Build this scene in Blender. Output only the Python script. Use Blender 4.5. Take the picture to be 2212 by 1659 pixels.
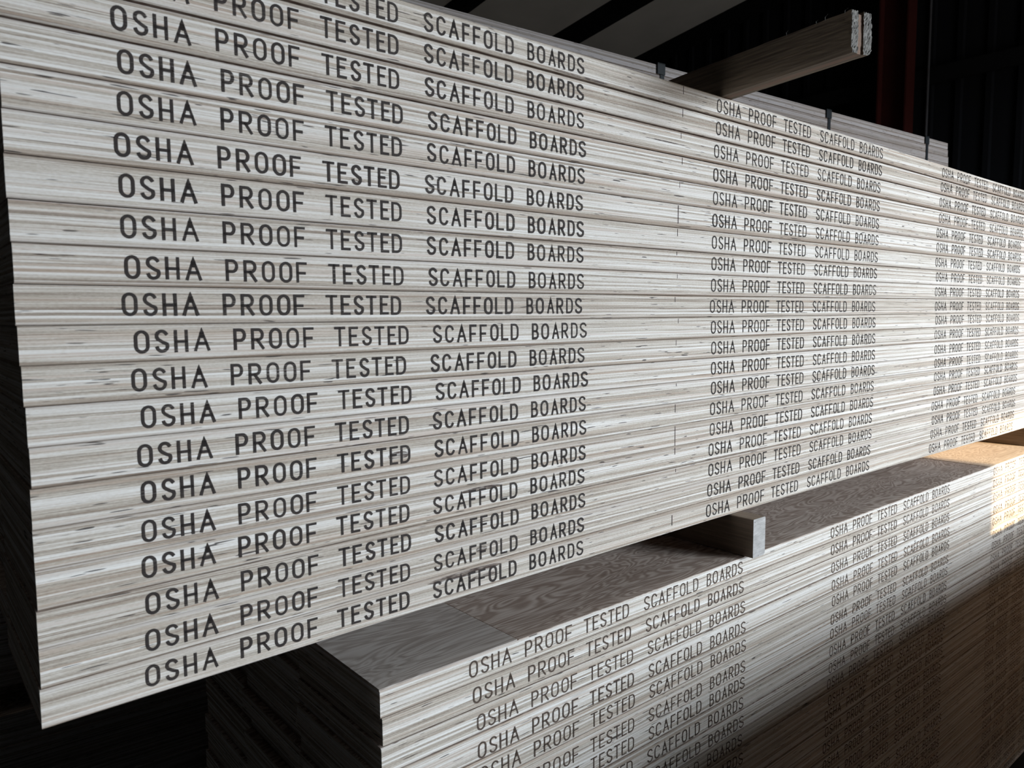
import bpy, bmesh, math, random
from mathutils import Vector, Matrix

for o in list(bpy.data.objects):
    bpy.data.objects.remove(o, do_unlink=True)
S = bpy.context.scene
COL = S.collection

# ------------------------------------------------------------------ camera
# world frame: x along the printed faces (to the right), y into the stacks, z up;
# z = 0 is the top of the upper printed stack, the floor lies at FLOOR
FLOOR = -1.94
cam_d = bpy.data.cameras.new('camera')
cam = bpy.data.objects.new('camera', cam_d)
COL.objects.link(cam)
F_PX, YAW, PITCH, ROLL = 1637.71, 0.69359, -0.09113, -0.00818
CAM = Vector((0.14568, -0.81278, -0.37367))
fw = Vector((math.sin(YAW) * math.cos(PITCH), math.cos(YAW) * math.cos(PITCH), math.sin(PITCH)))
r0 = Vector((math.cos(YAW), -math.sin(YAW), 0))
u0 = r0.cross(fw)
rt = r0 * math.cos(ROLL) + u0 * math.sin(ROLL)
up = -r0 * math.sin(ROLL) + u0 * math.cos(ROLL)
cam.matrix_world = Matrix(((rt.x, up.x, -fw.x, CAM.x), (rt.y, up.y, -fw.y, CAM.y),
                           (rt.z, up.z, -fw.z, CAM.z), (0, 0, 0, 1)))
cam_d.sensor_width = 36.0
cam_d.lens = F_PX / 2212 * 36.0
cam_d.clip_start = 0.02
cam_d.dof.use_dof = True
cam_d.dof.focus_distance = 1.4
cam_d.dof.aperture_fstop = 11.0
S.camera = cam

# ------------------------------------------------------------------ sky, sun, exposure
S.view_settings.view_transform = 'Standard'
S.view_settings.look = 'None'
S.view_settings.gamma = 1.0
S.view_settings.use_curve_mapping = False
S.view_settings.exposure = 0.0
W = bpy.data.worlds.new('sky')
S.world = W
W.use_nodes = True
_t = W.node_tree
_tc = _t.nodes.new('ShaderNodeTexCoord')
_sx = _t.nodes.new('ShaderNodeSeparateXYZ')
_rp = _t.nodes.new('ShaderNodeValToRGB')      # dark yard below the horizon, bright overcast sky above it
_mr = _t.nodes.new('ShaderNodeMapRange')
_mr.inputs['From Min'].default_value, _mr.inputs['From Max'].default_value = -1.0, 1.0
_t.links.new(_tc.outputs['Generated'], _sx.inputs[0])
_t.links.new(_sx.outputs[2], _mr.inputs[0])
_t.links.new(_mr.outputs[0], _rp.inputs[0])
_rp.color_ramp.elements[0].position = 0.495
_rp.color_ramp.elements[0].color = (0.16, 0.15, 0.14, 1)
_rp.color_ramp.elements[1].position = 0.515
_rp.color_ramp.elements[1].color = (0.65, 0.71, 0.76, 1)
_e = _rp.color_ramp.elements.new(0.68)
_e.color = (0.88, 0.95, 1.0, 1)
_t.links.new(_rp.outputs[0], _t.nodes['Background'].inputs[0])
_t.nodes['Background'].inputs[1].default_value = 29.0
DOOR = (4.1, 6.9, FLOOR, 2.20)           # x0, x1, z0, z1 of the open loading door in the front wall
SIDE = (3.125, 3.95, FLOOR, 0.90)        # unseen smaller doorway added beside it, shaped to bound the sun patch
Y_FRONT, Y_BACK, X_LEFT, X_RIGHT = -5.5, 12.0, -7.0, 9.6


def aim(d):
    return Vector(d).to_track_quat('-Z', 'Y').to_euler()


sun_d = bpy.data.lights.new('low_sun', 'SUN')
sun_d.energy = 8.5
sun_d.color = (1.0, 0.75, 0.45)
sun_d.angle = math.radians(0.6)
sun = bpy.data.objects.new('low_sun', sun_d)
COL.objects.link(sun)
SUN_AZ, SUN_EL = math.radians(5), math.radians(16)
sd = Vector((-math.sin(SUN_AZ) * math.cos(SUN_EL), math.cos(SUN_AZ) * math.cos(SUN_EL), -math.sin(SUN_EL)))
sun.rotation_euler = aim(sd)
sun.location = (4, -9, 4)


def portal(name, loc, direction, sx, sy):
    d = bpy.data.lights.new(name, 'AREA')
    d.shape = 'RECTANGLE'
    d.size, d.size_y = sx, sy
    d.cycles.is_portal = True
    o = bpy.data.objects.new(name, d)
    COL.objects.link(o)
    o.location = loc
    o.rotation_euler = aim(direction)


portal('door_daylight', ((DOOR[0] + DOOR[1]) / 2, Y_FRONT - 0.1, (DOOR[2] + DOOR[3]) / 2), (0, 1, 0),
       DOOR[1] - DOOR[0], DOOR[3] - DOOR[2])
portal('side_daylight', ((SIDE[0] + SIDE[1]) / 2, Y_FRONT - 0.1, (SIDE[2] + SIDE[3]) / 2), (0, 1, 0),
       SIDE[1] - SIDE[0], SIDE[3] - SIDE[2])


# ------------------------------------------------------------------ node helpers
def new_mat(name):
    m = bpy.data.materials.new(name)
    m.use_nodes = True
    return m, m.node_tree, m.node_tree.nodes['Principled BSDF']


class N:
    def __init__(self, t):
        self.t = t

    def n(self, kind, **kw):
        x = self.t.nodes.new(kind)
        for k, v in kw.items():
            setattr(x, k, v)
        return x

    def put(self, sock, v):
        if isinstance(v, bpy.types.NodeSocket):
            self.t.links.new(v, sock)
        else:
            sock.default_value = v

    def math(self, op, a, b=0.0, c=0.0, clamp=False):
        x = self.n('ShaderNodeMath', operation=op)
        x.use_clamp = clamp
        for s, v in zip(x.inputs, (a, b, c)):
            self.put(s, v)
        return x.outputs[0]

    def mapping(self, vec, scale=(1, 1, 1), loc=None):
        x = self.n('ShaderNodeVectorMath', operation='MULTIPLY')
        self.put(x.inputs[0], vec)
        x.inputs[1].default_value = scale
        out = x.outputs[0]
        if loc is not None:
            y = self.n('ShaderNodeVectorMath', operation='ADD')
            self.put(y.inputs[0], out)
            self.put(y.inputs[1], loc)
            out = y.outputs[0]
        return out

    def noise(self, vec, scale=1.0, detail=2.0, rough=0.5, dist=0.0):
        x = self.n('ShaderNodeTexNoise')
        self.put(x.inputs['Vector'], vec)
        x.inputs['Scale'].default_value = scale
        x.inputs['Detail'].default_value = detail
        x.inputs['Roughness'].default_value = rough
        x.inputs['Distortion'].default_value = dist
        return x.outputs['Fac']

    def ramp(self, fac, stops, interp='LINEAR'):
        x = self.n('ShaderNodeValToRGB')
        r = x.color_ramp
        r.interpolation = interp
        while len(r.elements) > 1:
            r.elements.remove(r.elements[-1])
        r.elements[0].position = stops[0][0]
        c = stops[0][1]
        r.elements[0].color = (c[0], c[1], c[2], 1)
        for p, c in stops[1:]:
            e = r.elements.new(p)
            e.color = (c[0], c[1], c[2], 1)
        self.put(x.inputs[0], fac)
        return x.outputs[0]

    def mix(self, fac, a, b, mode='MIX'):
        x = self.n('ShaderNodeMix', data_type='RGBA', blend_type=mode)
        self.put(x.inputs[0], fac)
        for s, v in ((x.inputs[6], a), (x.inputs[7], b)):
            if isinstance(v, tuple):
                v = (v[0], v[1], v[2], 1)
            self.put(s, v)
        return x.outputs[2]

    def local(self):
        """object-local metres plus a random shift for every object"""
        tc = self.n('ShaderNodeTexCoord')
        oi = self.n('ShaderNodeObjectInfo')
        return tc.outputs['Object'], oi.outputs['Random']

    def bump(self, h, strength, dist):
        x = self.n('ShaderNodeBump')
        x.inputs['Strength'].default_value = strength
        x.inputs['Distance'].default_value = dist
        self.put(x.inputs['Height'], h)
        return x.outputs[0]


def grey(v):
    return (v, v, v)


def mat_ply(name, tint=(1, 1, 1), ply=0.0028):
    """cut edge of laminated veneer lumber: thin plies, glue lines, saw marks, small voids"""
    m, t, b = new_mat(name)
    g = N(t)
    co, rnd = g.local()
    sh = g.n('ShaderNodeCombineXYZ')
    g.put(sh.inputs[0], g.math('MULTIPLY', rnd, 37.0))
    g.put(sh.inputs[1], g.math('MULTIPLY', rnd, 11.0))
    g.put(sh.inputs[2], g.math('MULTIPLY', rnd, 0.0))
    pos = g.n('ShaderNodeVectorMath', operation='ADD')
    g.put(pos.inputs[0], co)
    g.put(pos.inputs[1], sh.outputs[0])
    pos = pos.outputs[0]
    sx = g.n('ShaderNodeSeparateXYZ')
    g.put(sx.inputs[0], co)
    z = sx.outputs[2]
    # slow wander of the plies
    wob = g.noise(g.mapping(pos, (2.2, 2.2, 30)), 1.0, 2.0)
    wob2 = g.noise(g.mapping(pos, (9.0, 9.0, 60)), 1.0, 1.0)
    zz = g.math('ADD', z, g.math('MULTIPLY', g.math('SUBTRACT', wob, 0.5), 0.0030))
    zz = g.math('ADD', zz, g.math('MULTIPLY', g.math('SUBTRACT', wob2, 0.5), 0.0014))
    q = g.math('DIVIDE', zz, ply)
    idx = g.math('FLOOR', q)
    fr = g.math('FRACT', q)
    wn = g.n('ShaderNodeTexWhiteNoise', noise_dimensions='2D')
    cv = g.n('ShaderNodeCombineXYZ')
    g.put(cv.inputs[0], idx)
    g.put(cv.inputs[1], g.math('MULTIPLY', rnd, 91.7))
    g.put(wn.inputs['Vector'], cv.outputs[0])
    plyv = wn.outputs['Value']
    # streaks that run along the grain
    st = g.noise(g.mapping(pos, (4.0, 4.0, 880)), 1.0, 3.0, 0.66)
    st2 = g.noise(g.mapping(pos, (12, 12, 2200)), 1.0, 2.0, 0.6)
    fine = g.noise(g.mapping(pos, (260, 260, 900)), 1.0, 2.0, 0.6)
    v = g.math('ADD', g.math('MULTIPLY_ADD', plyv, 0.46, -0.06), g.math('MULTIPLY_ADD', st, 0.85, -0.13))
    v = g.math('ADD', v, g.math('MULTIPLY', g.math('SUBTRACT', st2, 0.5), 0.85))
    v = g.math('ADD', v, g.math('MULTIPLY', g.math('SUBTRACT', fine, 0.5), 0.30))
    c = g.ramp(v, [(0.14, (0.30, 0.245, 0.205)), (0.30, (0.49, 0.440, 0.380)), (0.45, (0.66, 0.618, 0.56)),
                   (0.60, (0.81, 0.79, 0.765)), (0.80, (0.93, 0.93, 0.92))])
    # warm, rosy plies here and there
    warm = g.noise(g.mapping(pos, (1.6, 1.6, 260)), 1.0, 1.0)
    wf = g.ramp(warm, [(0.55, grey(0)), (0.72, grey(1))])
    c = g.mix(g.math('MULTIPLY', wf, 0.45), c, (0.50, 0.36, 0.27))
    # dark glue lines, faded in places
    gl = g.math('LESS_THAN', g.math('ABSOLUTE', g.math('SUBTRACT', fr, 0.5)), 0.5)
    edge = g.math('MINIMUM', fr, g.math('SUBTRACT', 1.0, fr))
    line = g.ramp(edge, [(0.0, grey(1)), (0.13, grey(0))])
    fade = g.noise(g.mapping(pos, (5, 5, 320)), 1.0, 2.0)
    fade = g.ramp(fade, [(0.40, grey(0)), (0.68, grey(1))])
    c = g.mix(g.math('MULTIPLY', g.math('MULTIPLY', line, fade), 0.5), c, (0.20, 0.145, 0.12))
    # the outermost plies are browner
    lo = g.ramp(z, [(0.0012, grey(1)), (0.0030, grey(0))])
    hi = g.ramp(z, [(0.0348, grey(0)), (0.0362, grey(1))])
    rim = g.math('ADD', g.math('MULTIPLY', lo, 0.72), g.math('MULTIPLY', hi, 0.45))
    c = g.mix(rim, c, (0.33, 0.25, 0.195))
    # voids and knots: short black dashes lying along the grain
    vo = g.noise(g.mapping(pos, (26, 26, 430)), 1.0, 1.0)
    vf = g.ramp(vo, [(0.70, grey(0)), (0.73, grey(1))])
    c = g.mix(g.math('MULTIPLY', vf, 0.9), c, (0.035, 0.028, 0.028))
    kn = g.noise(g.mapping(pos, (7.0, 7.0, 120)), 1.0, 2.0)
    kf = g.ramp(kn, [(0.70, grey(0)), (0.80, grey(1))])
    c = g.mix(g.math('MULTIPLY', kf, 0.7), c, (0.16, 0.09, 0.06))
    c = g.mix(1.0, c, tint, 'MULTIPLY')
    t.links.new(c, b.inputs['Base Color'])
    b.inputs['Roughness'].default_value = 0.78
    h = g.math('ADD', g.math('MULTIPLY', st, 0.6), g.math('MULTIPLY', st2, 0.4))
    h = g.math('SUBTRACT', h, g.math('MULTIPLY', vf, 1.0))
    t.links.new(g.bump(h, 0.35, 0.0006), b.inputs['Normal'])
    return m


def mat_veneer(name, dark, mid, light):
    """face veneer: long wavy grain"""
    m, t, b = new_mat(name)
    g = N(t)
    co, rnd = g.local()
    sh = g.n('ShaderNodeCombineXYZ')
    g.put(sh.inputs[0], g.math('MULTIPLY', rnd, 53.0))
    pos = g.n('ShaderNodeVectorMath', operation='ADD')
    g.put(pos.inputs[0], co)
    g.put(pos.inputs[1], sh.outputs[0])
    pos = pos.outputs[0]
    big = g.noise(g.mapping(pos, (3.4, 13, 13)), 1.0, 3.0, 0.55, 0.8)
    rings = g.math('SINE', g.math('MULTIPLY', big, 120.0))
    rings = g.math('MULTIPLY_ADD', rings, 0.5, 0.5)
    fib = g.noise(g.mapping(pos, (16, 420, 420)), 1.0, 3.0, 0.6)
    blot = g.noise(g.mapping(pos, (3.0, 7, 7)), 1.0, 3.0, 0.6)
    v = g.math('ADD', g.math('MULTIPLY', rings, 0.26), g.math('MULTIPLY', fib, 0.45))
    v = g.math('ADD', v, g.math('MULTIPLY', blot, 0.36))
    c = g.ramp(v, [(0.28, dark), (0.50, mid), (0.78, light)])
    sp = g.noise(g.mapping(pos, (9, 34, 34)), 1.0, 2.0)
    sf = g.ramp(sp, [(0.70, grey(0)), (0.80, grey(1))])
    c = g.mix(g.math('MULTIPLY', sf, 0.55), c, (0.11, 0.06, 0.045))
    t.links.new(c, b.inputs['Base Color'])
    b.inputs['Roughness'].default_value = 0.72
    t.links.new(g.bump(v, 0.25, 0.0006), b.inputs['Normal'])
    return m


def mat_ink(name, c0, c1):
    m, t, b = new_mat(name)
    g = N(t)
    tc = g.n('ShaderNodeTexCoord')
    oi = g.n('ShaderNodeObjectInfo')
    sh = g.n('ShaderNodeCombineXYZ')
    g.put(sh.inputs[0], g.math('MULTIPLY', oi.outputs['Random'], 41.0))
    g.put(sh.inputs[2], g.math('MULTIPLY', oi.outputs['Random'], 3.0))
    pos = g.n('ShaderNodeVectorMath', operation='ADD')
    g.put(pos.inputs[0], tc.outputs['Object'])
    g.put(pos.inputs[1], sh.outputs[0])
    pos = pos.outputs[0]
    st = g.noise(g.mapping(pos, (12, 12, 900)), 1.0, 3.0, 0.65)
    big = g.noise(g.mapping(pos, (7, 7, 25)), 1.0, 2.0)
    v = g.math('ADD', g.math('MULTIPLY', st, 0.75), g.math('MULTIPLY', big, 0.45))
    miss = g.ramp(v, [(0.64, grey(0.02)), (0.76, grey(0.35)), (0.90, grey(0.75))])
    col = g.ramp(st, [(0.3, c0), (0.7, c1)])
    t.links.new(col, b.inputs['Base Color'])
    b.inputs['Roughness'].default_value = 0.8
    tr = g.n('ShaderNodeBsdfTransparent')
    mx = g.n('ShaderNodeMixShader')
    t.links.new(miss, mx.inputs[0])
    t.links.new(b.outputs[0], mx.inputs[1])
    t.links.new(tr.outputs[0], mx.inputs[2])
    t.links.new(mx.outputs[0], t.nodes['Material Output'].inputs['Surface'])
    return m


def mat_wood(name, dark, light, axis=1, sc=1.0, rough=0.8):
    """sawn timber, grain along the given local axis"""
    m, t, b = new_mat(name)
    g = N(t)
    co, rnd = g.local()
    lo, hi = 6 * sc, 230 * sc
    s = [hi, hi, hi]
    s[axis] = lo
    s2 = [38 * sc] * 3
    s2[axis] = 4 * sc
    a = g.noise(g.mapping(co, tuple(s)), 1.0, 3.0, 0.6)
    w = g.noise(g.mapping(co, tuple(s2)), 1.0, 3.0, 0.6)
    v = g.math('ADD', g.math('MULTIPLY', a, 0.5), g.math('MULTIPLY', w, 0.5))
    c = g.ramp(v, [(0.32, dark), (0.66, light)])
    t.links.new(c, b.inputs['Base Color'])
    b.inputs['Roughness'].default_value = rough
    t.links.new(g.bump(v, 0.5, 0.002), b.inputs['Normal'])
    return m


def mat_endgrain(name, dark, light):
    m, t, b = new_mat(name)
    g = N(t)
    co, rnd = g.local()
    a = g.noise(g.mapping(co, (900, 900, 900)), 1.0, 3.0, 0.7)
    w = g.noise(g.mapping(co, (40, 40, 190)), 1.0, 2.0, 0.6)
    v = g.math('ADD', g.math('MULTIPLY', a, 0.6), g.math('MULTIPLY', w, 0.4))
    c = g.ramp(v, [(0.30, dark), (0.62, light)])
    vo = g.noise(g.mapping(co, (90, 90, 130)), 1.0, 1.0)
    vf = g.ramp(vo, [(0.76, grey(0)), (0.79, grey(1))])
    c = g.mix(vf, c, (0.05, 0.04, 0.04))
    t.links.new(c, b.inputs['Base Color'])
    b.inputs['Roughness'].default_value = 0.85
    t.links.new(g.bump(a, 0.5, 0.001), b.inputs['Normal'])
    return m


def mat_plain(name, col, rough=0.6, metal=0.0, var=0.15, scale=6.0, spec=0.15):
    m, t, b = new_mat(name)
    g = N(t)
    co, rnd = g.local()
    a = g.noise(co, scale, 4.0, 0.6)
    lo = tuple(c * (1 - var) for c in col)
    hi = tuple(min(1, c * (1 + var)) for c in col)
    c = g.ramp(a, [(0.3, lo), (0.7, hi)])
    t.links.new(c, b.inputs['Base Color'])
    b.inputs['Roughness'].default_value = rough
    b.inputs['Metallic'].default_value = metal
    b.inputs['Specular IOR Level'].default_value = spec
    return m


M_PLY = mat_ply('laminated_edge')
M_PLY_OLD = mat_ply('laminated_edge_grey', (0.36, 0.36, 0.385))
M_VEN = mat_veneer('brown_face_veneer', (0.25, 0.185, 0.15), (0.41, 0.33, 0.285), (0.72, 0.65, 0.60))
M_VEN2 = mat_veneer('grey_face_veneer', (0.33, 0.285, 0.255), (0.51, 0.465, 0.435), (0.69, 0.665, 0.64))
M_VEN3 = mat_veneer('sun_lightened_tan_veneer', (0.52, 0.40, 0.30), (0.68, 0.56, 0.44), (0.84, 0.73, 0.61))  # tan lightened so the colour carries part of the sun patch
M_INK = mat_ink('black_stencil_ink', (0.015, 0.012, 0.012), (0.045, 0.034, 0.032))
M_INK2 = mat_ink('brown_stencil_ink', (0.055, 0.036, 0.027), (0.12, 0.085, 0.068))
def mat_stain():
    m, t, b = new_mat('dark_resin_stain')
    g = N(t)
    tc = g.n('ShaderNodeTexCoord')
    a = g.noise(g.mapping(tc.outputs['Object'], (22, 22, 420)), 1.0, 3.0, 0.65)
    w = g.noise(g.mapping(tc.outputs['Object'], (60, 60, 160)), 1.0, 2.0, 0.6)
    v = g.math('ADD', g.math('MULTIPLY', a, 0.6), g.math('MULTIPLY', w, 0.5))
    f = g.ramp(v, [(0.44, grey(1)), (0.62, grey(0.15))])
    b.inputs['Base Color'].default_value = (0.055, 0.026, 0.018, 1)
    b.inputs['Roughness'].default_value = 0.6
    tr = g.n('ShaderNodeBsdfTransparent')
    mx = g.n('ShaderNodeMixShader')
    t.links.new(f, mx.inputs[0])
    t.links.new(b.outputs[0], mx.inputs[1])
    t.links.new(tr.outputs[0], mx.inputs[2])
    t.links.new(mx.outputs[0], t.nodes['Material Output'].inputs['Surface'])
    return m


M_STAIN = mat_stain()
M_TICK = mat_plain('dark_glue_mark', (0.06, 0.045, 0.045), 0.8)
M_DUN = mat_wood('brown_dunnage_wood', (0.13, 0.095, 0.07), (0.30, 0.235, 0.18))
M_DEND = mat_endgrain('sawn_dunnage_end', (0.24, 0.235, 0.24), (0.62, 0.62, 0.62))
M_TIM = mat_wood('weathered_timber', (0.06, 0.045, 0.034), (0.30, 0.235, 0.175))
M_TEND = mat_endgrain('frayed_timber_end', (0.07, 0.068, 0.065), (0.33, 0.33, 0.32))
M_CORE = mat_wood('tan_timber_core', (0.20, 0.13, 0.095), (0.27, 0.18, 0.135))
M_STRAP = mat_plain('black_steel_strap', (0.012, 0.016, 0.02), 0.45, 0.0)
M_WALL = mat_plain('dark_blue_siding', (0.0034, 0.0042, 0.0062), 0.9, 0.0, 0.12, 2.0)
M_DARK = mat_plain('dark_siding_inside', (0.012, 0.012, 0.014), 0.8)
M_ROOF = mat_plain('grey_roof_liner', (0.42, 0.42, 0.405), 0.8, 0.0, 0.14, 0.7)
M_BEAM = mat_plain('dark_steel_beam', (0.0025, 0.003, 0.004), 0.8)
M_RED = mat_plain('red_oxide_steel', (0.035, 0.006, 0.005), 0.8)
M_PIPE = mat_plain('galvanised_pipe', (0.05, 0.052, 0.06), 0.5, 0.2)
M_FLOOR = mat_plain('concrete_floor', (0.075, 0.07, 0.066), 0.85, 0.0, 0.25, 3.0)
M_WRAP = mat_plain('brown_bounce_wrap', (0.30, 0.22, 0.165), 0.7)  # added shade bundle, brown raised to bounce warm light into the shaded boards


# ------------------------------------------------------------------ object helpers
def tag(o, label=None, cat=None, group=None, kind=None):
    if label:
        o['label'] = label
    if cat:
        o['category'] = cat
    if group:
        o['group'] = group
    if kind:
        o['kind'] = kind
    return o


def obj(name, bm, mats, parent=None, loc=(0, 0, 0), rotz=0.0):
    me = bpy.data.meshes.new(name)
    bm.normal_update()
    bm.to_mesh(me)
    bm.free()
    for m in (mats if isinstance(mats, (list, tuple)) else [mats]):
        me.materials.append(m)
    o = bpy.data.objects.new(name, me)
    COL.objects.link(o)
    o.location = loc
    o.rotation_euler = (0, 0, rotz)
    if parent:
        o.parent = parent
    return o


def link_copy(src, loc, parent=None, name=None):
    o = src.copy()
    COL.objects.link(o)
    o.location = loc
    o.parent = parent
    return o


def box(bm, x0, x1, y0, y1, z0, z1, mi=0):
    v = [bm.verts.new((x, y, z)) for z in (z0, z1) for y in (y0, y1) for x in (x0, x1)]
    for q in ((0, 2, 3, 1), (4, 5, 7, 6), (0, 1, 5, 4), (2, 6, 7, 3), (0, 4, 6, 2), (1, 3, 7, 5)):
        f = bm.faces.new([v[i] for i in q])
        f.material_index = mi
    return v


def ordinal(n):
    return ['first', 'second', 'third', 'fourth', 'fifth', 'sixth', 'seventh', 'eighth', 'ninth', 'tenth',
            'eleventh', 'twelfth', 'thirteenth', 'fourteenth', 'fifteenth', 'sixteenth', 'seventeenth',
            'eighteenth', 'nineteenth', 'twentieth', 'twenty-first', 'twenty-second', 'twenty-third',
            'twenty-fourth', 'twenty-fifth', 'twenty-sixth', 'twenty-seventh', 'twenty-eighth'][n - 1]


# ------------------------------------------------------------------ stamped lettering
def arc(cx, cy, rx, ry, a0, a1, n=10):
    return [(cx + rx * math.cos(math.radians(a0 + (a1 - a0) * i / n)),
             cy + ry * math.sin(math.radians(a0 + (a1 - a0) * i / n))) for i in range(n + 1)]


def oval():
    # tall rounded letter O
    return [arc(.5, .70, .5, .30, 0, 180, 10) + arc(.5, .30, .5, .30, 180, 360, 10) + [(1.0, .70)]]


GLYPH = {
    'O': oval(),
    'S': [arc(.49, .76, .47, .24, 25, 190, 10) + arc(.62, .76, .60, .26, 200, 240, 3)
          + [(.62, .43)] + arc(.50, .25, .50, .25, 25, -90, 7) + arc(.48, .25, .46, .25, -95, -165, 5)],
    'H': [[(0, 0), (0, 1)], [(1, 0), (1, 1)], [(0, .48), (1, .48)]],
    'A': [[(0, 0), (.5, 1), (1, 0)], [(.18, .33), (.82, .33)], [(.45, .86), (.42, .66)], [(.55, .86), (.58, .66)]],
    'P': [[(0, 0), (0, 1), (.55, 1)] + arc(.55, .72, .45, .28, 90, -90, 9) + [(0, .44)]],
    'R': [[(0, 0), (0, 1), (.55, 1)] + arc(.55, .73, .42, .27, 90, -90, 9) + [(0, .46)], [(.45, .46), (1, 0)]],
    'F': [[(0, 0), (0, 1), (1, 1)], [(0, .46), (.86, .46)]],
    'T': [[(0, 1), (1, 1)], [(.5, 1), (.5, 0)]],
    'E': [[(1, 1), (0, 1), (0, 0), (1, 0)], [(0, .53), (.8, .53)]],
    'D': [[(0, 0), (0, 1), (.45, 1)] + arc(.45, .68, .55, .32, 90, 0, 6) + arc(.45, .32, .55, .32, 0, -90, 6) + [(0, 0)]],
    'C': [arc(.52, .70, .50, .30, 20, 180, 9) + arc(.52, .30, .50, .30, 180, 340, 9)],
    'L': [[(0, 1), (0, 0), (1, 0)]],
    'B': [[(0, 0), (0, 1), (.5, 1)] + arc(.5, .76, .40, .24, 90, -90, 8) + [(0, .52)],
          [(.5, .52)] + arc(.5, .26, .50, .26, 90, -90, 8) + [(0, 0)]],
}
LAYOUT = [('O', 0, .0141), ('S', .0195, .0328), ('H', .0375, .0511), ('A', .0566, .0729),
          ('P', .0979, .1112), ('R', .1168, .1312), ('O', .1368, .1513), ('O', .1569, .1716), ('F', .1763, .1892),
          ('T', .2145, .2292), ('E', .2338, .2462), ('S', .2508, .2638), ('T', .2675, .2815), ('E', .2858, .2976),
          ('D', .3014, .3137 + .002),
          ('S', .3526, .3663), ('C', .371, .3848), ('A', .3904, .4055), ('F', .4106, .4225), ('F', .4279, .44),
          ('O', .4456, .4598), ('L', .4645, .4772), ('D', .482, .496),
          ('B', .5212, .534), ('O', .539, .5538), ('A', .56, .5737), ('R', .5789, .5926), ('D', .5979, .6117),
          ('S', .6163, .6312)]
LET_H, STROKE = 0.0232, 0.0031


def ribbon(bm, pts, w, closed=False):
    P = [Vector(p) for p in pts]
    Q = [P[0]]
    for p in P[1:]:
        if (p - Q[-1]).length > 1e-5:
            Q.append(p)
    P = Q
    n = len(P)
    L, R = [], []
    for i in range(n):
        if closed:
            a, b = P[(i - 1) % (n - 1)] if i == 0 else P[i - 1], P[1] if i == n - 1 else P[i + 1]
        else:
            a, b = P[max(i - 1, 0)], P[min(i + 1, n - 1)]
        d0 = (P[i] - a).normalized() if (P[i] - a).length > 1e-7 else (b - P[i]).normalized()
        d1 = (b - P[i]).normalized() if (b - P[i]).length > 1e-7 else d0
        t = (d0 + d1)
        t = t.normalized() if t.length > 1e-4 else d0
        nrm = Vector((-t.y, t.x))
        k = max(0.45, abs(nrm.dot(Vector((-d0.y, d0.x)))))
        o = nrm * (w / 2 / k)
        L.append(P[i] + o)
        R.append(P[i] - o)
    vl = [bm.verts.new((p.x, 0, p.y)) for p in L]
    vr = [bm.verts.new((p.x, 0, p.y)) for p in R]
    for i in range(n - 1):
        bm.faces.new((vr[i], vr[i + 1], vl[i + 1], vl[i]))


WORDS = ((0, 4), (4, 9), (9, 15), (15, 23), (23, 29))


def word_mesh(seed, wi, STROKE=STROKE, ink=None):
    """one stencilled word, its origin at the left end of the word"""
    rg = random.Random(seed * 10 + wi)
    bm = bmesh.new()
    i0, i1 = WORDS[wi]
    ox = LAYOUT[i0][1]
    for ch, a, b in LAYOUT[i0:i1]:
        x0, x1 = a - ox + STROKE / 2, b - ox - STROKE / 2
        y0, y1 = -LET_H / 2 + STROKE / 2, LET_H / 2 - STROKE / 2
        jx, jz = rg.uniform(-.0003, .0003), rg.uniform(-.0003, .0003)
        for pl in GLYPH[ch]:
            pts = [(x0 + (x1 - x0) * px + jx, y0 + (y1 - y0) * py + jz) for px, py in pl]
            ends = pts[0] == pts[-1]
            w = STROKE * rg.uniform(.92, 1.08)
            if not ends:
                def ext(p, q):
                    d = (Vector(p) - Vector(q)).normalized() * STROKE * .42
                    return (p[0] + d.x, p[1] + d.y)
                pts = [ext(pts[0], pts[1])] + pts[1:-1] + [ext(pts[-1], pts[-2])]
            ribbon(bm, pts, w, ends)
    me = bpy.data.meshes.new('stamped_lettering')
    bm.to_mesh(me)
    bm.free()
    me.materials.append(ink or M_INK)
    return me


STAMPS = [[word_mesh(s, w) for w in range(5)] for s in range(3)]
THIN = [[word_mesh(s + 5, w, .0025) for w in range(5)] for s in range(3)]
BROWN = [[word_mesh(s + 9, w, .0023, M_INK2) for w in range(5)] for s in range(3)]
PER = 0.95628


def put_stamp(board, lx, zfun, ly, k, sets):
    for w in range(5):
        ox = LAYOUT[WORDS[w][0]][1]
        xe = LAYOUT[WORDS[w][1] - 1][2]
        o = bpy.data.objects.new('stamped_lettering', sets[k % len(sets)][w])
        COL.objects.link(o)
        o.parent = board
        o.location = (lx + ox, ly, zfun(lx + (ox + xe) / 2))
        o['label'] = 'black stamped word'


# ------------------------------------------------------------------ boards
def board_mesh(L, D, zb, zt, nx=24, ch=0.0012, rg=None, wob=0.0):
    """one laminated board; zb, zt give the underside and top along its length (local x)"""
    bm = bmesh.new()
    xs = [L * i / nx for i in range(nx + 1)]
    rings = []
    for i, x in enumerate(xs):
        b, t = zb(x), zt(x)
        y0 = (rg.uniform(-wob, wob) if rg else 0)
        prof = [(y0, b + ch), (y0 + ch, b), (D - ch, b), (D, b + ch), (D, t - ch), (D - ch, t), (y0 + ch, t), (y0, t - ch)]
        rings.append([bm.verts.new((x, y, z)) for y, z in prof])
    for i in range(nx):
        for j in range(8):
            k = (j + 1) % 8
            f = bm.faces.new((rings[i][j], rings[i][k], rings[i + 1][k], rings[i + 1][j]))
            f.material_index = 1 if j in (1, 5) else 0
    bm.faces.new(list(reversed(rings[0])))
    bm.faces.new(rings[-1])
    bmesh.ops.recalc_face_normals(bm, faces=bm.faces[:])
    return bm


LEN, DEP = 4.877, 0.241
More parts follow.
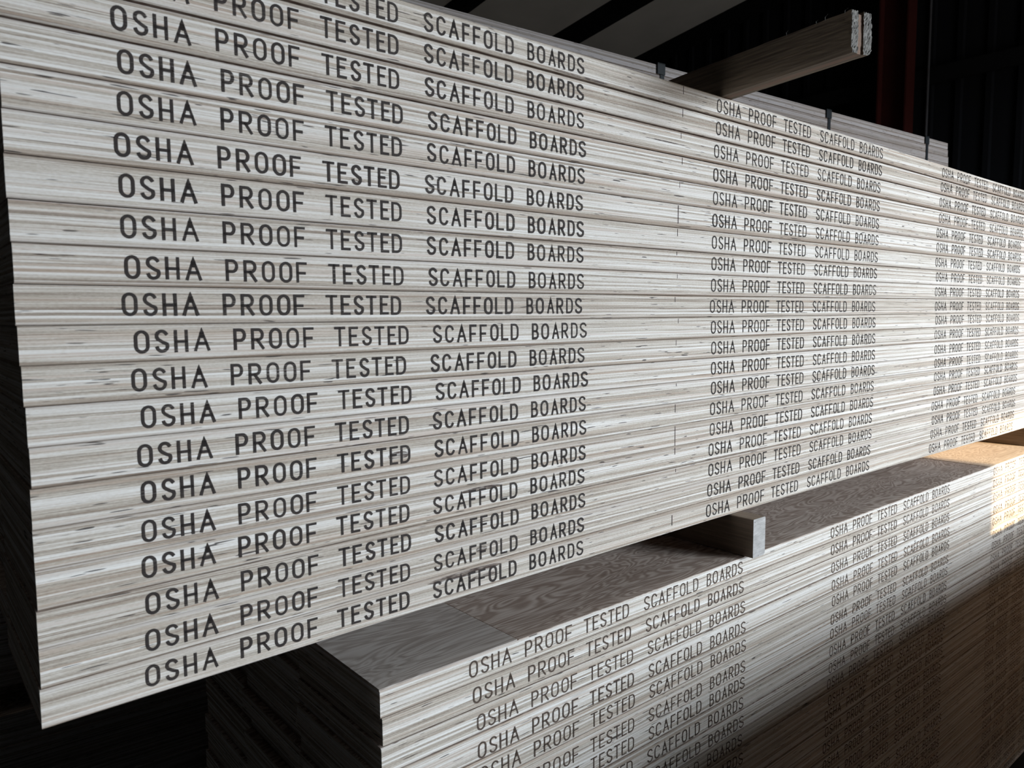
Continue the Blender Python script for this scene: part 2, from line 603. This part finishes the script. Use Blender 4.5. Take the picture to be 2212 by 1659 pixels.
# measured seam heights of the upper stack (mm off a 38 mm pitch) at three places along it
SEAM = [(-5.0, -4.3, 2.1), (-5.6, -5.4, 1.3), (-5.0, -4.3, 0.4), (-4.0, -1.9, 2.3), (-2.3, .5, 4.4), (-1.3, 1.7, 3.4),
        (-.4, 2.7, 2.7), (1.0, 2.4, 2.0), (1.2, 2.1, 1.5), (.5, 1.9, .3), (.3, .7, -.4), (-1.2, -.8, -2.6),
        (-1.5, -2.1, -2.2), (-1.7, -3.2, -3.0), (-1.5, -5.2, -4.9), (-.7, -5.4, -6.2), (.4, -5.8, -5.6), (.7, -6.7, -5.6),
        (-.3, -7.4, -6.2), (.7, -7.7, -7.0), (1.2, -7.9, -8.2)]
XS = (0.285, 1.14, 2.26)


def seam_z(k, x):
    x = min(max(x, 0.24), 2.6)
    a, b, c = XS
    p, q, r = SEAM[k]
    v = (p * (x - b) * (x - c) / ((a - b) * (a - c)) + q * (x - a) * (x - c) / ((b - a) * (b - c))
         + r * (x - a) * (x - b) / ((c - a) * (c - b)))
    return -0.038 * k - v / 1000.0


UP_LEFT = [.2415, .2405, .2418, .2400, .2410, .2403, .2398, .2408, .2415, .2404, .2412, .2423, .2434, .2441, .2426,
           .2423, .2426, .2411, .2412, .2398]
C1 = [0, 0, .0014, .0052, .0029, -.0019, .0004, .0002, .0016, -.0024, .0066, .0023, .009, .0042, .0054, .004, .003, .0041,
      .0026, .0008]
# column starts measured on the boards (metres off the pitch), for the second and third print
C1 = [.0014, .0014, .0014, .0052, .0029, -.0019, .0004, .0002, .0016, -.0024, .0066, .0023, .009, .0042, .0054, .004,
      .003, .0041, .0026, .0008]
C2 = [.0019, .0016, -.0028, -.0045, -.0048, -.0064, -.0068, -.0058, -.0062, -.008, -.0056, -.0033, -.0037, -.0028,
      -.0046, -.0049, -.0054, -.0058, -.0063, -.0095]
C3 = [.0079, .0058, .0019, .0003, -.01, -.0093, -.0111, -.0017, -.0037, .0002, .0039, .0047, .0055, .0095, .0103, .0111,
      .0058, .0095, .0074, .0023]
GAPS = [2.6, 2.6, 2.6, 2.4, 1.2, 1.2, 1.0, 1.0, .7, .8, .6, .5, .6, .6, .6, .5, .6, .6, .5, .5, .2]   # mm open at each seam
rg = random.Random(7)
TXT0 = 1.28723 - PER


def upper_label(i):
    if i == 0:
        return 'topmost printed scaffold board of the upper stack, under the projecting timber'
    if i == 19:
        return 'lowest printed scaffold board of the upper stack, resting on the short dunnage block'
    if i < 10:
        return 'printed laminated scaffold board, %s from the top of the upper stack' % ordinal(i + 1)
    return 'printed laminated scaffold board, %s from the bottom of the upper stack' % ordinal(20 - i)


TICKS = [(1.196, .8, 13), (1.196, .8, 13), (1.192, .8, 9), (1.195, .8, 11), (1.189, .8, 10), (1.185, .9, 30),
         (1.184, .8, 12), (1.184, .8, 6), (1.186, .8, 7), (1.181, 1.0, 9), (1.189, .8, 8), (1.184, .8, 9), None,
         (1.185, .8, 5), (1.183, .9, 14), (1.183, 1.0, 34), (1.185, .9, 12), (1.187, .8, 6), None, (1.180, 1.8, 18)]

for i in range(20):
    x0 = UP_LEFT[i]
    zb0 = seam_z(i + 1, 0.3)
    g0, g1 = GAPS[i] / 2000, GAPS[i + 1] / 2000
    if i == 19:
        g1 = 0
    y = rg.uniform(-.0012, .0012)
    bm = board_mesh(LEN, DEP, lambda x: seam_z(i + 1, x + x0) + g1 - zb0, lambda x: seam_z(i, x + x0) - g0 - zb0,
                    28, rg.uniform(.0010, .0018), rg, .0002)
    b = obj('scaffold_board', bm, [M_PLY, M_VEN], None, (x0, y, zb0))
    tag(b, upper_label(i), 'board', 'printed boards of the upper stack')
    for k in range(4):
        j = (C1[i], C2[i], C3[i])[k] if k < 3 else rg.uniform(-.006, .006)
        tx = TXT0 + PER * k + j
        dz = rg.uniform(-.0008, .0008) + .0004 - zb0
        put_stamp(b, tx - x0, lambda x: (seam_z(i, x + x0) + seam_z(i + 1, x + x0)) / 2 + dz, -.00055, i + k, STAMPS if k == 0 else THIN)
    for (ri, sa, sb, za, zc) in ((19, .675, .800, -.002, -.010), (19, .745, .790, -.014, -.019), (18, .755, .775, -.012, -.020),
                                 (16, .730, .800, -.003, -.009), (8, .255, .292, -.009, -.0105), (14, .62, .65, -.014, -.024),
                                 (0, .90, 1.02, -.031, -.034), (2, 1.10, 1.21, -.020, -.022)):
        if ri == i:
            sa, sb = sa - x0, sb - x0
            bm = bmesh.new()
            top = [seam_z(i, x0 + q) - g0 - zb0 for q in (sa, sb)]
            n = 12
            up_, lo_ = [], []
            for q in range(n + 1):
                u = q / n
                e = math.sin(math.pi * u) ** .4
                zt_ = top[0] + (top[1] - top[0]) * u
                mid, half = zt_ + (za + zc) / 2, abs(za - zc) / 2 * e
                up_.append(bm.verts.new((sa + (sb - sa) * u, -.0004, mid + half + 1e-5)))
                lo_.append(bm.verts.new((sa + (sb - sa) * u, -.0004, mid - half - 1e-5)))
            for q in range(n):
                bm.faces.new((lo_[q], lo_[q + 1], up_[q + 1], up_[q]))
            obj('resin_stain', bm, M_STAIN, b)['label'] = 'dark brown resin stain'
    if TICKS[i]:
        tx, tw, th = TICKS[i]
        zt = seam_z(i, tx) - g0 - .0015 - zb0
        if i == 19:
            zt -= .006
        bm = bmesh.new()
        box(bm, tx - x0 - tw / 2000, tx - x0 + tw / 2000, -.0005, 0.0006, zt - th / 1000, zt)
        obj('glue_mark', bm, M_TICK, b)['label'] = 'short dark vertical mark'

# the two plain columns behind the printed face
for c, nm in ((1, 'middle'), (2, 'rear')):
    for i in range(20):
        x0 = UP_LEFT[i] + c * .006 + rg.uniform(0, .016) + (.012 * max(0, i - 12) / 7) * (c - 1)
        zb0 = seam_z(i + 1, 0.3)
        g = GAPS[i] / 2000
        bm = board_mesh(LEN, DEP, lambda x: seam_z(i + 1, x + x0) + .0003 - zb0,
                        lambda x: seam_z(i, x + x0) - g - zb0, 20)
        b = obj('scaffold_board', bm, [M_PLY, M_VEN], None, (x0, .003 + c * (DEP + .002), zb0))
        tag(b, 'plain board in the %s row of the upper stack, %s from the top' % (nm, ordinal(i + 1)), 'board',
            '%s row of the upper stack' % nm)

# lower stack -------------------------------------------------------------
LOW_X, LOW_Y, LOW_Z, T2 = 0.5836, -0.0299, -0.8255, 0.0374
LTXT0 = 1.6851 - PER
LJ = [-.0095, -.002, .0, .0035, .0037, .0042, .006, .003, .0005, -.003, .002, -.0110, -.006, -.0115, -.0095]
LZ = [.0018, .0, -.0025, -.0045, -.0033, -.0085, -.0022, -.0035, -.0022, 0, -.001, .003, .003, .004, .003]
LOFF = [0, .0035, .001, -.003, .002, -.002, .001, .003, -.001, .002, -.002, .001, .002, -.001]
for i in range(28):
    x0 = LOW_X + (LOFF[i] if i < len(LOFF) else rg.uniform(-.003, .003))
    zt = LOW_Z - T2 * i
    g = rg.choice((.0008, .0010, .0015, .0022))
    h = T2 - g - (0.001 if i == 0 else 0)
    y = LOW_Y + rg.uniform(-.0012, .0012)
    zb0 = zt - T2
    bm = board_mesh(LEN, DEP, lambda x: 0, lambda x: h, 12, rg.uniform(.0010, .0018), rg, .0002)
    b = obj('scaffold_board', bm, [M_PLY, M_VEN], None, (x0, y, zb0))
    lab = ('topmost printed scaffold board of the lower stack, its brown face veneer showing' if i == 0 else
           'lowest printed scaffold board of the lower stack, just above the floor' if i == 27 else
           'printed laminated scaffold board, %s from the top of the lower stack' % ordinal(i + 1) if i < 14 else
           'shaded printed scaffold board, %s from the bottom of the lower stack' % ordinal(28 - i))
    tag(b, lab, 'board', 'printed boards of the lower stack')
    for k in range(4):
        j = (LJ[i] if i < len(LJ) else rg.uniform(-.008, .004)) + rg.uniform(-.002, .002)
        tx = LTXT0 + PER * k + j
        dz = (LZ[i] if i < len(LZ) else rg.uniform(-.003, .003))
        put_stamp(b, tx - x0, lambda x: h / 2 + max(-.006, min(.005, dz)), -.00055, i + k, BROWN)
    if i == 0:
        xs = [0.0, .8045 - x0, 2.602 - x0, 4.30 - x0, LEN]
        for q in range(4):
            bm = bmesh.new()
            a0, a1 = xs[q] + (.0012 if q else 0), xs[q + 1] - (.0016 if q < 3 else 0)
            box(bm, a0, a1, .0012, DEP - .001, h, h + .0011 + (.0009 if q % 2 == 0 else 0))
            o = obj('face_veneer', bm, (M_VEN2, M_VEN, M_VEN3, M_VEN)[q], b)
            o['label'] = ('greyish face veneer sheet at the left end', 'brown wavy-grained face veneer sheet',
                          'tan face veneer sheet, colour lightened to carry the sun', 'brown face veneer sheet')[q]
for c, nm in ((1, 'middle'), (2, 'rear')):
    for i in range(28):
        x0 = LOW_X + c * .006 + rg.uniform(-.004, .014)
        bm = board_mesh(LEN, DEP, lambda x: 0, lambda x: T2 - .0006, 2)
        b = obj('scaffold_board', bm, [M_PLY, M_VEN], None, (x0, LOW_Y + c * (DEP + .003), LOW_Z - T2 * (i + 1)))
        tag(b, 'plain board in the %s row of the lower stack, %s from the top' % (nm, ordinal(i + 1)), 'board',
            '%s row of the lower stack' % nm)
LOW_BOT = LOW_Z - 28 * T2


# dunnage blocks ------------------------------------------------------------
def dunnage(name, x, w, y0, y1, z0, z1, label, group, rotz=0.0):
    bm = bmesh.new()
    n = 3
    r = 0.006
    # rounded lower right arris, other corners nearly sharp
    prof = [(0, z1 - .001), (0, 0 + .001), (.001, 0)]
    H = z1 - z0
    prof = [(0, H - .0012), (0, .0012), (.0012, 0)]
    prof += [(w - r + r * math.sin(math.radians(a)), r - r * math.cos(math.radians(a))) for a in (0, 30, 60, 90)]
    prof += [(w, H - .0025), (w - .002, H), (.0012, H)]
    A = [bm.verts.new((px, 0, pz)) for px, pz in prof]
    B = [bm.verts.new((px, y1 - y0, pz)) for px, pz in prof]
    m = len(prof)
    for i in range(m):
        k = (i + 1) % m
        bm.faces.new((A[i], A[k], B[k], B[i]))
    f = bm.faces.new(list(reversed(A)))
    f.material_index = 1
    f = bm.faces.new(B)
    f.material_index = 1
    bmesh.ops.recalc_face_normals(bm, faces=bm.faces[:])
    o = obj(name, bm, [M_DUN, M_DEND], None, (x, y0, z0), rotz)
    tag(o, label, 'timber', group)
    return o


ZUP = seam_z(20, 1.37)
d1 = dunnage('dunnage_block', 1.3535, .0395, LOW_Y - .019, .70, LOW_Z + .0012, ZUP - .0005,
             'short sawn dunnage block under the upper stack, its pale end showing below the lettering', 'dunnage between the two printed stacks')
dunnage('dunnage_block', 3.06, .0395, .012, .70, LOW_Z + .0012, seam_z(20, 3.08) - .0005,
        'dunnage block in the sunlit gap at the right edge, under the upper stack', 'dunnage between the two printed stacks')
dunnage('dunnage_block', 4.55, .0395, .0, .70, LOW_Z + .0012, seam_z(20, 4.57) - .0005,
        'farthest dunnage block under the far right end of the upper stack', 'dunnage between the two printed stacks')
for x, w in ((.95, 'left'), (2.75, 'middle'), (4.7, 'right')):
    dunnage('dunnage_block', x, .089, LOW_Y + .01, .70, FLOOR, LOW_BOT - .0003,
            'dunnage block on the floor under the %s end of the lower stack' % w if w != 'middle' else
            'dunnage block on the floor under the middle of the lower stack', 'dunnage under the lower stack')


# projecting timber on top of the upper stack --------------------------------
def timber():
    root = bpy.data.objects.new('laminated_timber', None)
    COL.objects.link(root)
    tag(root, 'rough old laminated timber with a frayed end, projecting over the upper stack', 'timber')
    p0 = Vector((1.2970, -.0055, 0))
    p1 = Vector((1.2580, -.2516, 0))
    d = (p0 - p1).normalized()
    root.location = (p1.x, p1.y, max(seam_z(0, 1.25) - GAPS[0] / 2000, seam_z(0, 1.35) - GAPS[0] / 2000) + .0006)
    root.rotation_euler = (0, 0, math.atan2(-d.x, d.y))
    L, H = .92, .060
    rr = random.Random(3)

    def ply(name, x0, x1, fray, h, mats, corner, ybase=0.0, label=None):
        nx, nz, ny = 9, 22, 26
        bm = bmesh.new()
        grid = {}
        for a in range(nx + 1):
            for c in range(nz + 1):
                u, v = a / nx, c / nz
                rag = rr.uniform(0, fray)
                bulge = 0
                # rounded lower outside corner
                for bI in range(ny + 1):
                    s = bI / ny
                    yy = ybase + (L - ybase) * s ** 1.7
                    if bI == 0:
                        yy -= rag
                    x, z = x0 + (x1 - x0) * u, h * v
                    if v > .8:
                        z -= rr.uniform(0, fray * .7) * (1 if bI < 14 else .3)
                    if corner == 'r' and u > .5 and v < .12:
                        x -= (u - .5) * .008 * (1 - v / .12)
                        z += (u - .5) * .004 * (1 - v / .12)
                    if corner == 'l' and u < .5 and v < .12:
                        x += (.5 - u) * .007 * (1 - v / .12)
                    if corner and bI < 3:
                        x += math.sin(v * 5 + bI) * .0007
                    if name == 'outer_ply':
                        x += rr.uniform(-.0004, .0004)
                    grid[a, bI, c] = (x, yy, z)
        vs = {}

        def V(k):
            if k not in vs:
                vs[k] = bm.verts.new(grid[k])
            return vs[k]

        def quad(k0, k1, k2, k3, mi=0):
            f = bm.faces.new((V(k0), V(k1), V(k2), V(k3)))
            f.material_index = mi
        for a in range(nx):
            for c in range(nz):
                quad((a, 0, c), (a + 1, 0, c), (a + 1, 0, c + 1), (a, 0, c + 1), 1)
                quad((a, ny, c), (a, ny, c + 1), (a + 1, ny, c + 1), (a + 1, ny, c), 1)
        for bI in range(ny):
            for c in range(nz):
                quad((0, bI, c), (0, bI, c + 1), (0, bI + 1, c + 1), (0, bI + 1, c))
                quad((nx, bI, c), (nx, bI + 1, c), (nx, bI + 1, c + 1), (nx, bI, c + 1))
            for a in range(nx):
                quad((a, bI, 0), (a, bI + 1, 0), (a + 1, bI + 1, 0), (a + 1, bI, 0))
                quad((a, bI, nz), (a + 1, bI, nz), (a + 1, bI + 1, nz), (a, bI + 1, nz))
        bmesh.ops.recalc_face_normals(bm, faces=bm.faces[:])
        o = obj(name, bm, mats, root)
        if label:
            o['label'] = label
        return o
    ply('outer_ply', 0, .0150, .0018, H, [M_TIM, M_TEND], 'l', 0, 'weathered grey outer layer with frayed end')
    ply('core', .0152, .0258, .0002, H - .004, [M_CORE, M_CORE], None, .0006, 'smooth tan middle layer')
    ply('outer_ply', .0260, .0450, .0020, H + .001, [M_TIM, M_TEND], 'r', -.001, 'weathered grey outer layer with frayed end')
    # loose splinters along the top left arris
    for q, (yy, ln) in enumerate(((.012, .010), (.045, .012), (.060, .008), (.115, .010))):
        bm = bmesh.new()
        a = Vector((.001, yy, H - .003))
        b = a + Vector((-.002 + rr.uniform(-.002, .003), -ln * .6, ln * .7))
        w = Vector((0, .0007, 0.0003))
        m_ = (a + b) / 2 + Vector((-.002, .001, .001))
        ring = []
        for p, s in ((a, 1), (m_, .8), (b, .2)):
            ring.append([bm.verts.new(p + Vector((dx * .0006 * s, dy * .0006 * s, dx * .0004 * s))) for dx, dy in ((1, 0), (0, 1), (-1, 0), (0, -1))])
        for e in range(2):
            for f in range(4):
                bm.faces.new((ring[e][f], ring[e][(f + 1) % 4], ring[e + 1][(f + 1) % 4], ring[e + 1][f]))
        obj('splinter', bm, M_TEND, root)['label'] = 'pale loose splinter'


timber()

# ------------------------------------------------------------------ strapped stack behind
ROT = -0.061
BX, BY = 0.035, 1.293                       # left front corner
BTOP = 0.580
units = [(24, 'top'), (22, 'middle'), (13, 'bottom')]
z = BTOP
ca, sa = math.cos(ROT), math.sin(ROT)


def bpt(lx, ly=0.0):
    return (BX + lx * ca - ly * sa, BY + lx * sa + ly * ca)


old = None
unit_z = []
for n, nm in units:
    ztop = z
    for i in range(n):
        z -= .038
        lx = rg.uniform(-.006, .006)
        if nm == 'top' and i < 6:
            lx = (0, .006, .014, .017, .022, .018)[i] - .008
        if old is None:
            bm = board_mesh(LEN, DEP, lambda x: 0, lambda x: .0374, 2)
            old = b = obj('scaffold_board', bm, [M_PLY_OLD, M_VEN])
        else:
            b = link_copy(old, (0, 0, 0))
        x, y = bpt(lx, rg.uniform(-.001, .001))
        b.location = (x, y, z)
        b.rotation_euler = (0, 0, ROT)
        tag(b, ('topmost grey unprinted board of the strapped stack standing behind the printed ones' if nm == 'top' and i == 0 else
                'grey unprinted board, %s from the top in the %s bundle of the rear strapped stack' % (ordinal(i + 1), nm)),
            'board', 'boards of the strapped stack behind')
    unit_z.append((ztop, z))
    if nm != 'bottom':
        zt = z
        z -= .07
        for lx, w in ((.35, 'left end'), (2.4, 'middle'), (4.4, 'right end')):
            x, y = bpt(lx, .004)
            dunnage('dunnage_block', x, .089, y, y + .22, z, zt - .0004,
                    'dunnage block under the %s bundle of the rear stack, at its %s' % (nm, w), 'dunnage in the rear stack')
for lx, w in ((.35, 'left end'), (2.4, 'middle'), (4.4, 'right end')):
    x, y = bpt(lx, .004)
    dunnage('dunnage_block', x, .089, y, y + .22, FLOOR, z - .0004,
            'dunnage block on the floor under the rear stack, at its %s' % w, 'dunnage under the rear stack')


def strap(lx, label):
    root = bpy.data.objects.new('steel_strap', None)
    COL.objects.link(root)
    x, y = bpt(lx)
    root.location = (x, y, unit_z[0][0])
    root.rotation_euler = (0, 0, ROT)
    tag(root, label, 'strap', 'black straps round the rear stack')
    zb = unit_z[0][1] - unit_z[0][0]
    w = .011
    bm = bmesh.new()
    box(bm, -w, w, -.0034, -.0022, zb, .0016)
    box(bm, -w, w, -.0034, DEP + .003, .0004, .0016)
    obj('band', bm, M_STRAP, root)
    bm = bmesh.new()
    box(bm, -.030, .012, -.0075, -.0036, -.036, .006)
    box(bm, -.030, .012, -.0075, .040, .0018, .006)
    obj('corner_guard', bm, M_STRAP, root)


for lx, lab in ((1.36, 'black strap and corner guard on the rear stack, nearest the left'),
                (2.505, 'black strap on the rear stack, just left of the projecting timber'),
                (3.66, 'black strap on the rear stack, right of the projecting timber'),
                (4.625, 'black strap nearest the right end of the rear stack')):
    strap(lx, lab)


# ------------------------------------------------------------------ building shell
def struct(name, bm, m):
    o = obj(name, bm, m)
    o['kind'] = 'structure'
    return o


bm = bmesh.new()
box(bm, X_LEFT - .3, X_RIGHT + .3, Y_FRONT - .3, Y_BACK + .3, FLOOR - .2, FLOOR)
struct('floor', bm, M_FLOOR)


def roof_z(y):
    return 3.75 - .125 * (y - 6)


bm = bmesh.new()
v = []
for dz in (0, .12):
    for (x, y) in ((X_LEFT - .3, Y_FRONT - .3), (X_RIGHT + .3, Y_FRONT - .3), (X_RIGHT + .3, Y_BACK + .3), (X_LEFT - .3, Y_BACK + .3)):
        v.append(bm.verts.new((x, y, roof_z(y) + dz)))
for q in ((0, 1, 2, 3), (7, 6, 5, 4), (0, 4, 5, 1), (1, 5, 6, 2), (2, 6, 7, 3), (3, 7, 4, 0)):
    bm.faces.new([v[i] for i in q])
bmesh.ops.recalc_face_normals(bm, faces=bm.faces[:])
struct('ceiling', bm, M_ROOF)


def ribbed(bm, u0, u1, h, axis, base, sign, zlo, zhi, pitch=.305, depth=.035):
    """corrugated siding: flat pans with trapezoid ribs, thickness behind"""
    pts = []
    u = u0
    while u < u1 - 1e-6:
        e = min(u + pitch, u1)
        for du, d in ((0, 0), (.22, 0), (.235, depth), (.29, depth)):
            if u + du < e:
                pts.append((u + du, d))
        u += pitch
    pts.append((u1, 0))
    front = []
    for u, d in pts:
        col = []
        for zz in (zlo, zhi(u) if callable(zhi) else zhi):
            p = (base + sign * d, u, zz) if axis == 'y' else (u, base + sign * d, zz)
            col.append(bm.verts.new(p))
        front.append(col)
    back = []
    for u in (u0, u1):
        col = []
        for zz in (zlo, zhi(u) if callable(zhi) else zhi):
            p = (base - sign * .1, u, zz) if axis == 'y' else (u, base - sign * .1, zz)
            col.append(bm.verts.new(p))
        back.append(col)
    for a, b in zip(front, front[1:]):
        bm.faces.new((a[0], b[0], b[1], a[1]))
    bm.faces.new((back[0][0], back[0][1], back[1][1], back[1][0]))
    bm.faces.new((front[0][0], front[0][1], back[0][1], back[0][0]))
    bm.faces.new((front[-1][0], back[1][0], back[1][1], front[-1][1]))


# right wall
bm = bmesh.new()
ribbed(bm, Y_FRONT, Y_BACK, 0, 'y', X_RIGHT, -1, FLOOR, roof_z)
bmesh.ops.recalc_face_normals(bm, faces=bm.faces[:])
struct('wall_right', bm, M_WALL)
bm = bmesh.new()
box(bm, X_LEFT - .1, X_LEFT, Y_FRONT, Y_BACK, FLOOR, roof_z(Y_BACK))
vv = [bm.verts.new((x, y, zz)) for x in (X_LEFT - .1, X_LEFT) for y, zz in ((Y_FRONT, roof_z(Y_BACK)), (Y_BACK, roof_z(Y_BACK)), (Y_FRONT, roof_z(Y_FRONT)))]
for q in ((0, 1, 2), (5, 4, 3), (0, 2, 5, 3), (1, 4, 5, 2)):
    bm.faces.new([vv[i] for i in q])
struct('wall_left', bm, M_DARK)
bm = bmesh.new()
box(bm, X_LEFT - .1, X_RIGHT + .1, Y_BACK, Y_BACK + .1, FLOOR, roof_z(Y_BACK) + .02)
struct('wall_back', bm, M_DARK)
bm = bmesh.new()
zr = roof_z(Y_FRONT)
box(bm, X_LEFT - .1, SIDE[0], Y_FRONT - .1, Y_FRONT, FLOOR, zr)
box(bm, SIDE[0], SIDE[1], Y_FRONT - .1, Y_FRONT, SIDE[3], zr)
box(bm, SIDE[1], DOOR[0], Y_FRONT - .1, Y_FRONT, FLOOR, zr)
box(bm, DOOR[1], X_RIGHT + .1, Y_FRONT - .1, Y_FRONT, FLOOR, zr)
box(bm, DOOR[0], DOOR[1], Y_FRONT - .1, Y_FRONT, DOOR[3], zr)
struct('wall_front', bm, M_DARK)

# roof beams, wall girts, red column, conduit
def beam(x, w, dep, label):
    bm = bmesh.new()
    vs = []
    for y in (Y_FRONT, Y_BACK):
        for dx, dz in ((-w / 2, 0), (w / 2, 0), (w / 2, -dep), (-w / 2, -dep)):
            vs.append(bm.verts.new((x + dx, y, roof_z(y) + dz)))
    for q in ((0, 1, 2, 3), (7, 6, 5, 4), (0, 4, 5, 1), (1, 5, 6, 2), (2, 6, 7, 3), (3, 7, 4, 0)):
        bm.faces.new([vs[i] for i in q])
    bmesh.ops.recalc_face_normals(bm, faces=bm.faces[:])
    o = obj('roof_beam', bm, M_BEAM)
    tag(o, label, 'beam', 'dark steel roof beams')
    o['kind'] = 'structure'


beam(6.03, .13, .20, 'dark roof beam at the left of the visible ceiling')
beam(7.86, .16, .22, 'dark roof beam crossing the middle of the pale ceiling')
beam(9.50, .14, .20, 'dark roof beam along the top of the end wall')

for zg, lab in ((2.20, 'dark horizontal steel girt on the end wall'), (-.2, 'low dark girt on the end wall behind the stacks')):
    bm = bmesh.new()
    box(bm, X_RIGHT - .20, X_RIGHT - .036, Y_FRONT, Y_BACK, zg, zg + .15)
    box(bm, X_RIGHT - .20, X_RIGHT - .185, Y_FRONT, Y_BACK, zg - .03, zg)
    if zg < 0:
        bm.free()
        continue
    o = obj('wall_girt', bm, M_BEAM)
    tag(o, lab, 'girt')
    o['kind'] = 'structure'

bm = bmesh.new()
cx0, cx1, cy0, cy1 = X_RIGHT - .42, X_RIGHT - .21, 3.09, 3.42
top = roof_z(3.42) - .01
box(bm, cx0, cx1, cy0, cy0 + .018, FLOOR, top)
box(bm, cx0, cx1, cy1 - .018, cy1, FLOOR, top)
box(bm, (cx0 + cx1) / 2 - .008, (cx0 + cx1) / 2 + .008, cy0 + .018, cy1 - .018, FLOOR, top)
box(bm, cx0 - .06, cx1 + .0, cy0 - .06, cy1 + .06, FLOOR, FLOOR + .02)
o = obj('steel_column', bm, M_RED)
tag(o, 'red oxide steel column standing against the dark end wall', 'column')
o['kind'] = 'structure'

bm = bmesh.new()
bmesh.ops.create_cone(bm, cap_ends=True, segments=14, radius1=.014, radius2=.014, depth=5.95,
                      matrix=Matrix.Translation((X_RIGHT - .22, 2.94, FLOOR + 2.975)))
o = obj('conduit_pipe', bm, M_PIPE)
tag(o, 'thin grey vertical conduit pipe on the dark end wall beside the red column', 'pipe')

# unseen bundle added along the aisle in front to shade the lower stack
bm = bmesh.new()
box(bm, 1.38, 6.2, -1.30, -.50, FLOOR + .09, -.895)
bmesh.ops.bevel(bm, geom=bm.edges[:], offset=.02, segments=3, affect='EDGES')
o = obj('added_shade_bundle', bm, M_WRAP)
tag(o, 'unseen bundle added on the aisle floor to shade the lower stack', 'bundle')
for x, nm in ((1.8, 'nearest the upper stack end'), (3.7, 'at its middle'), (5.6, 'at its far end')):
    bm = bmesh.new()
    box(bm, x, x + .09, -1.27, -.53, FLOOR, FLOOR + .0895)
    o = obj('dunnage_block', bm, M_DUN)
    tag(o, 'dunnage block under the added shade bundle in the aisle, %s' % nm, 'timber', 'dunnage under the added shade bundle')
